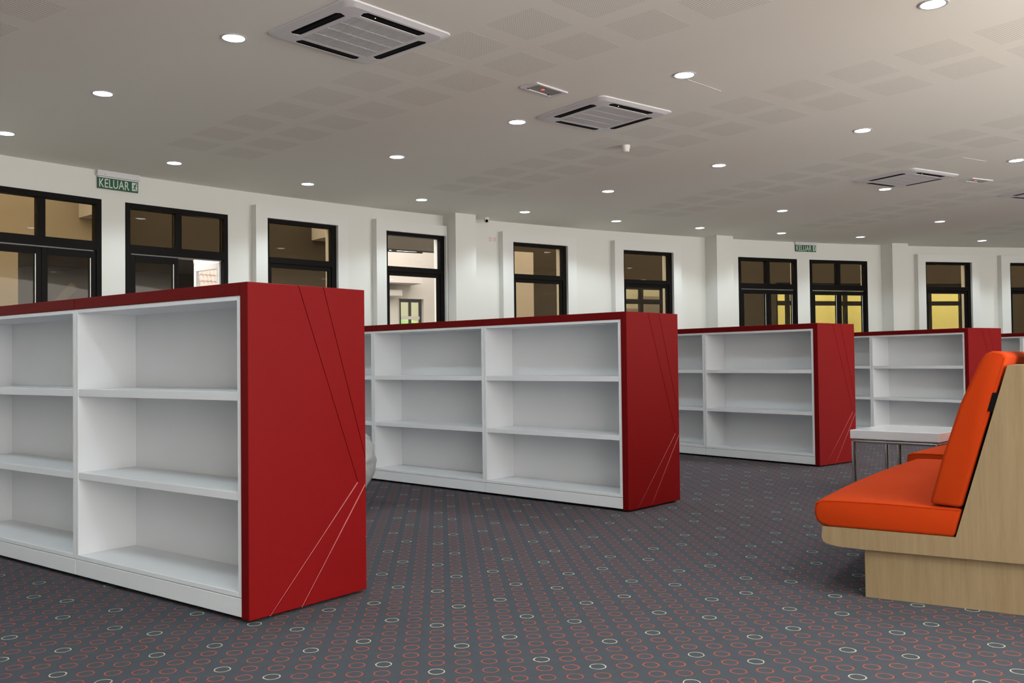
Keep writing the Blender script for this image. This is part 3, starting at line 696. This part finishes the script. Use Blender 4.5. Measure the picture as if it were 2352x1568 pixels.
def bench(t0, t1, lab, tops):
    org = bpt(0.4, t0, 0); root = empty('curved_bench', org); tag(root, lab, 'bench', 'orange curved benches')
    bm = bmesh.new(); sweep(bm, END, t0 - 0.03, t0, 1, org); finish('end_panel', bm, 'wood', root)
    bm = bmesh.new(); sweep(bm, END, t1, t1 + 0.03, 1, org); finish('end_panel', bm, 'wood', root)
    bm = bmesh.new(); sweep(bm, [(-0.165, 0.212), (-0.165, 0.290), (0.355, 0.290), (0.355, 0.212)], t0, t1, 10, org); finish('seat_board', bm, 'wood', root)
    bm = bmesh.new(); sweep(bm, [(0.0, 0.0), (0.0, 0.211), (0.03, 0.211), (0.03, 0.0)], t0, t1, 10, org)
    sweep(bm, [(0.03, 0.0), (0.03, 0.204), (S_R, 0.204), (S_R, 0.0)], t0, t0 + 0.03, 1, org); sweep(bm, [(0.03, 0.0), (0.03, 0.204), (S_R, 0.204), (S_R, 0.0)], t1 - 0.03, t1, 1, org); finish('plinth', bm, 'wood', root)
    bm = bmesh.new(); sweep(bm, [(0.392, 0.292), (0.578, 0.964), (0.596, 0.964), (0.412, 0.292)], t0, t1, 10, org); finish('back_board', bm, 'wood', root)
    bm = bmesh.new(); sweep(bm, [(S_R - 0.03, 0.0), (S_R - 0.03, 0.984), (S_R, 0.984), (S_R, 0.0)], t0 + 0.03, t1, 10, org); finish('rear_board', bm, 'wood', root)
    for (a, b) in tops:
        bm = bmesh.new(); sweep(bm, [(0.560, 0.966), (0.560, 0.984), (S_R - 0.03, 0.984), (S_R - 0.03, 0.966)], a, b, 6, org); finish('top_board', bm, 'wood', root)
    bm = bmesh.new(); sweep(bm, SEAT, t0 - 0.028, t1 + 0.028, 14, org); o = finish('seat_cushion', bm, 'orange', root); soften(o, 0.014)
    bm = bmesh.new(); tube(bm, [bpt(s, t0 - 0.026, z) - org for s, z in [(-0.196, 0.388), (-0.165, 0.4005), (-0.10, 0.4035), (0.10, 0.4045), (0.372, 0.398)]], 0.0028, 6); finish('seam', bm, 'orange', o)
    bm = bmesh.new(); sweep(bm, BACK, t0 - 0.028, t1 + 0.028, 14, org); o = finish('back_cushion', bm, 'orange', root); soften(o, 0.016)
    bm = bmesh.new(); tube(bm, [bpt(s, t0 - 0.025, z) - org for s, z in [(0.372, 0.425), (0.460, 0.722), (0.545, 1.008), (0.538, 1.024), (0.505, 1.033)]], 0.0028, 6); finish('seam', bm, 'orange', o)
    for (a, b) in ((0.80, 0.875),):
        f = lambda z: 0.392 + (z - 0.419) * (0.164 / 0.593) - 0.012
        bm = bmesh.new(); sweep(bm, [(f(a) - 0.004, a), (f(b) - 0.004, b), (f(b) + 0.02, b), (f(a) + 0.02, a)], t0 - 0.029, t0 + 0.02, 1, org); finish('bracket', bm, 'black', root)
    return root
bench(0.0, 1.83, 'orange upholstered bench with beech end panel in the right foreground', ((0.0, 0.40), (1.0, 1.83)))
BSHIFT[0] = -0.13
bench(2.22, 3.90, 'second orange bench just beyond the foreground bench', ((2.22, 3.90),))

# the pillar that rises through the bench back
BSHIFT[0] = 0.0
bm = bmesh.new()
q = [bpt(0.62, 0.46, 0), bpt(1.10, 0.46, 0), bpt(1.10, 0.94, 0), bpt(0.62, 0.94, 0)]
lo = [bm.verts.new((v.x, v.y, 0)) for v in q]; hi = [bm.verts.new((v.x, v.y, ZC)) for v in q]
bm.faces.new(lo); bm.faces.new(hi[::-1])
for i in range(4): bm.faces.new((lo[i], hi[i], hi[(i + 1) % 4], lo[(i + 1) % 4]))
bmesh.ops.bevel(bm, geom=[e for e in bm.edges if abs(e.verts[0].co.z - e.verts[1].co.z) > 1], offset=0.01, segments=2, affect='EDGES')
struct(finish('pillar', bm, 'pillar'), 'pale square pillar at the right edge of the picture', 'pillar')

# ------------------------------------------------------------------ coffee table
TZ = 0.47
tb = empty('coffee_table', (2.575, 7.065, 0), rad(-43.1)); tag(tb, 'white lacquered coffee table on chrome legs behind the orange bench', 'table')
A_, B_ = 0.655, 0.69
part('table_top', 'tabletop', tb, (0, A_, 0, B_, TZ - 0.066, TZ), bev=0.003)
r_ = 0.0135; zr = TZ - 0.066 - 0.018
def rod(name, pts, r=r_):
    bm = bmesh.new(); tube(bm, pts, r, 12); return finish(name, bm, 'chrome', tb, smooth=50)
i0, i1, j0, j1 = 0.02, A_ - 0.02, 0.02, B_ - 0.02
rod('rail', [(i0, j0, zr), (i1, j0, zr)]); rod('rail', [(i0, j1, zr), (i1, j1, zr)]); rod('rail', [(i0, j0, zr), (i0, j1, zr)]); rod('rail', [(i1, j0, zr), (i1, j1, zr)])
rod('rail', [(0.33, j0, zr), (0.33, j1, zr)])
for (x, y) in ((i0, j0), (i1, j0), (i0, j1), (i1, j1)): rod('leg', [(x, y, zr), (x, y, 0.0)], 0.0165)
rod('leg', [(0.33, j0 + 0.08, zr), (0.33, j0 + 0.08, 0.0)], 0.0165)

# ------------------------------------------------------------------ grey vinyl sack behind the nearest bookshelf
bm = bmesh.new(); bmesh.ops.create_icosphere(bm, subdivisions=5, radius=1.0)
from mathutils import noise as mn
for v in bm.verts:
    d = v.co.copy(); z = d.z
    rr_ = 0.34 * (1.0 - 0.25 * max(0, z) ** 2 - 0.12 * max(0, -z) ** 3)
    crease = abs(mn.noise(Vector((d.x * 2.2, d.y * 2.2, d.z * 4.0)))) * 0.16 + abs(mn.noise(Vector((d.x * 5, d.y * 5, d.z * 8 + 3)))) * 0.07
    f = 1.05 - crease
    v.co = Vector((d.x * rr_ * f, d.y * rr_ * f, 0.355 + 0.355 * z * (0.97 + 0.1 * mn.noise(d * 3))))
zmin = min(v.co.z for v in bm.verts)
for v in bm.verts: v.co.z = max(0.002, v.co.z - zmin - 0.004)
sk = finish('beanbag_sack', bm, 'grey_sack', smooth=0); sk.location = (-1.32, 6.55, 0.0)
tag(sk, 'crumpled grey vinyl sack standing behind the nearest bookshelf', 'sack')
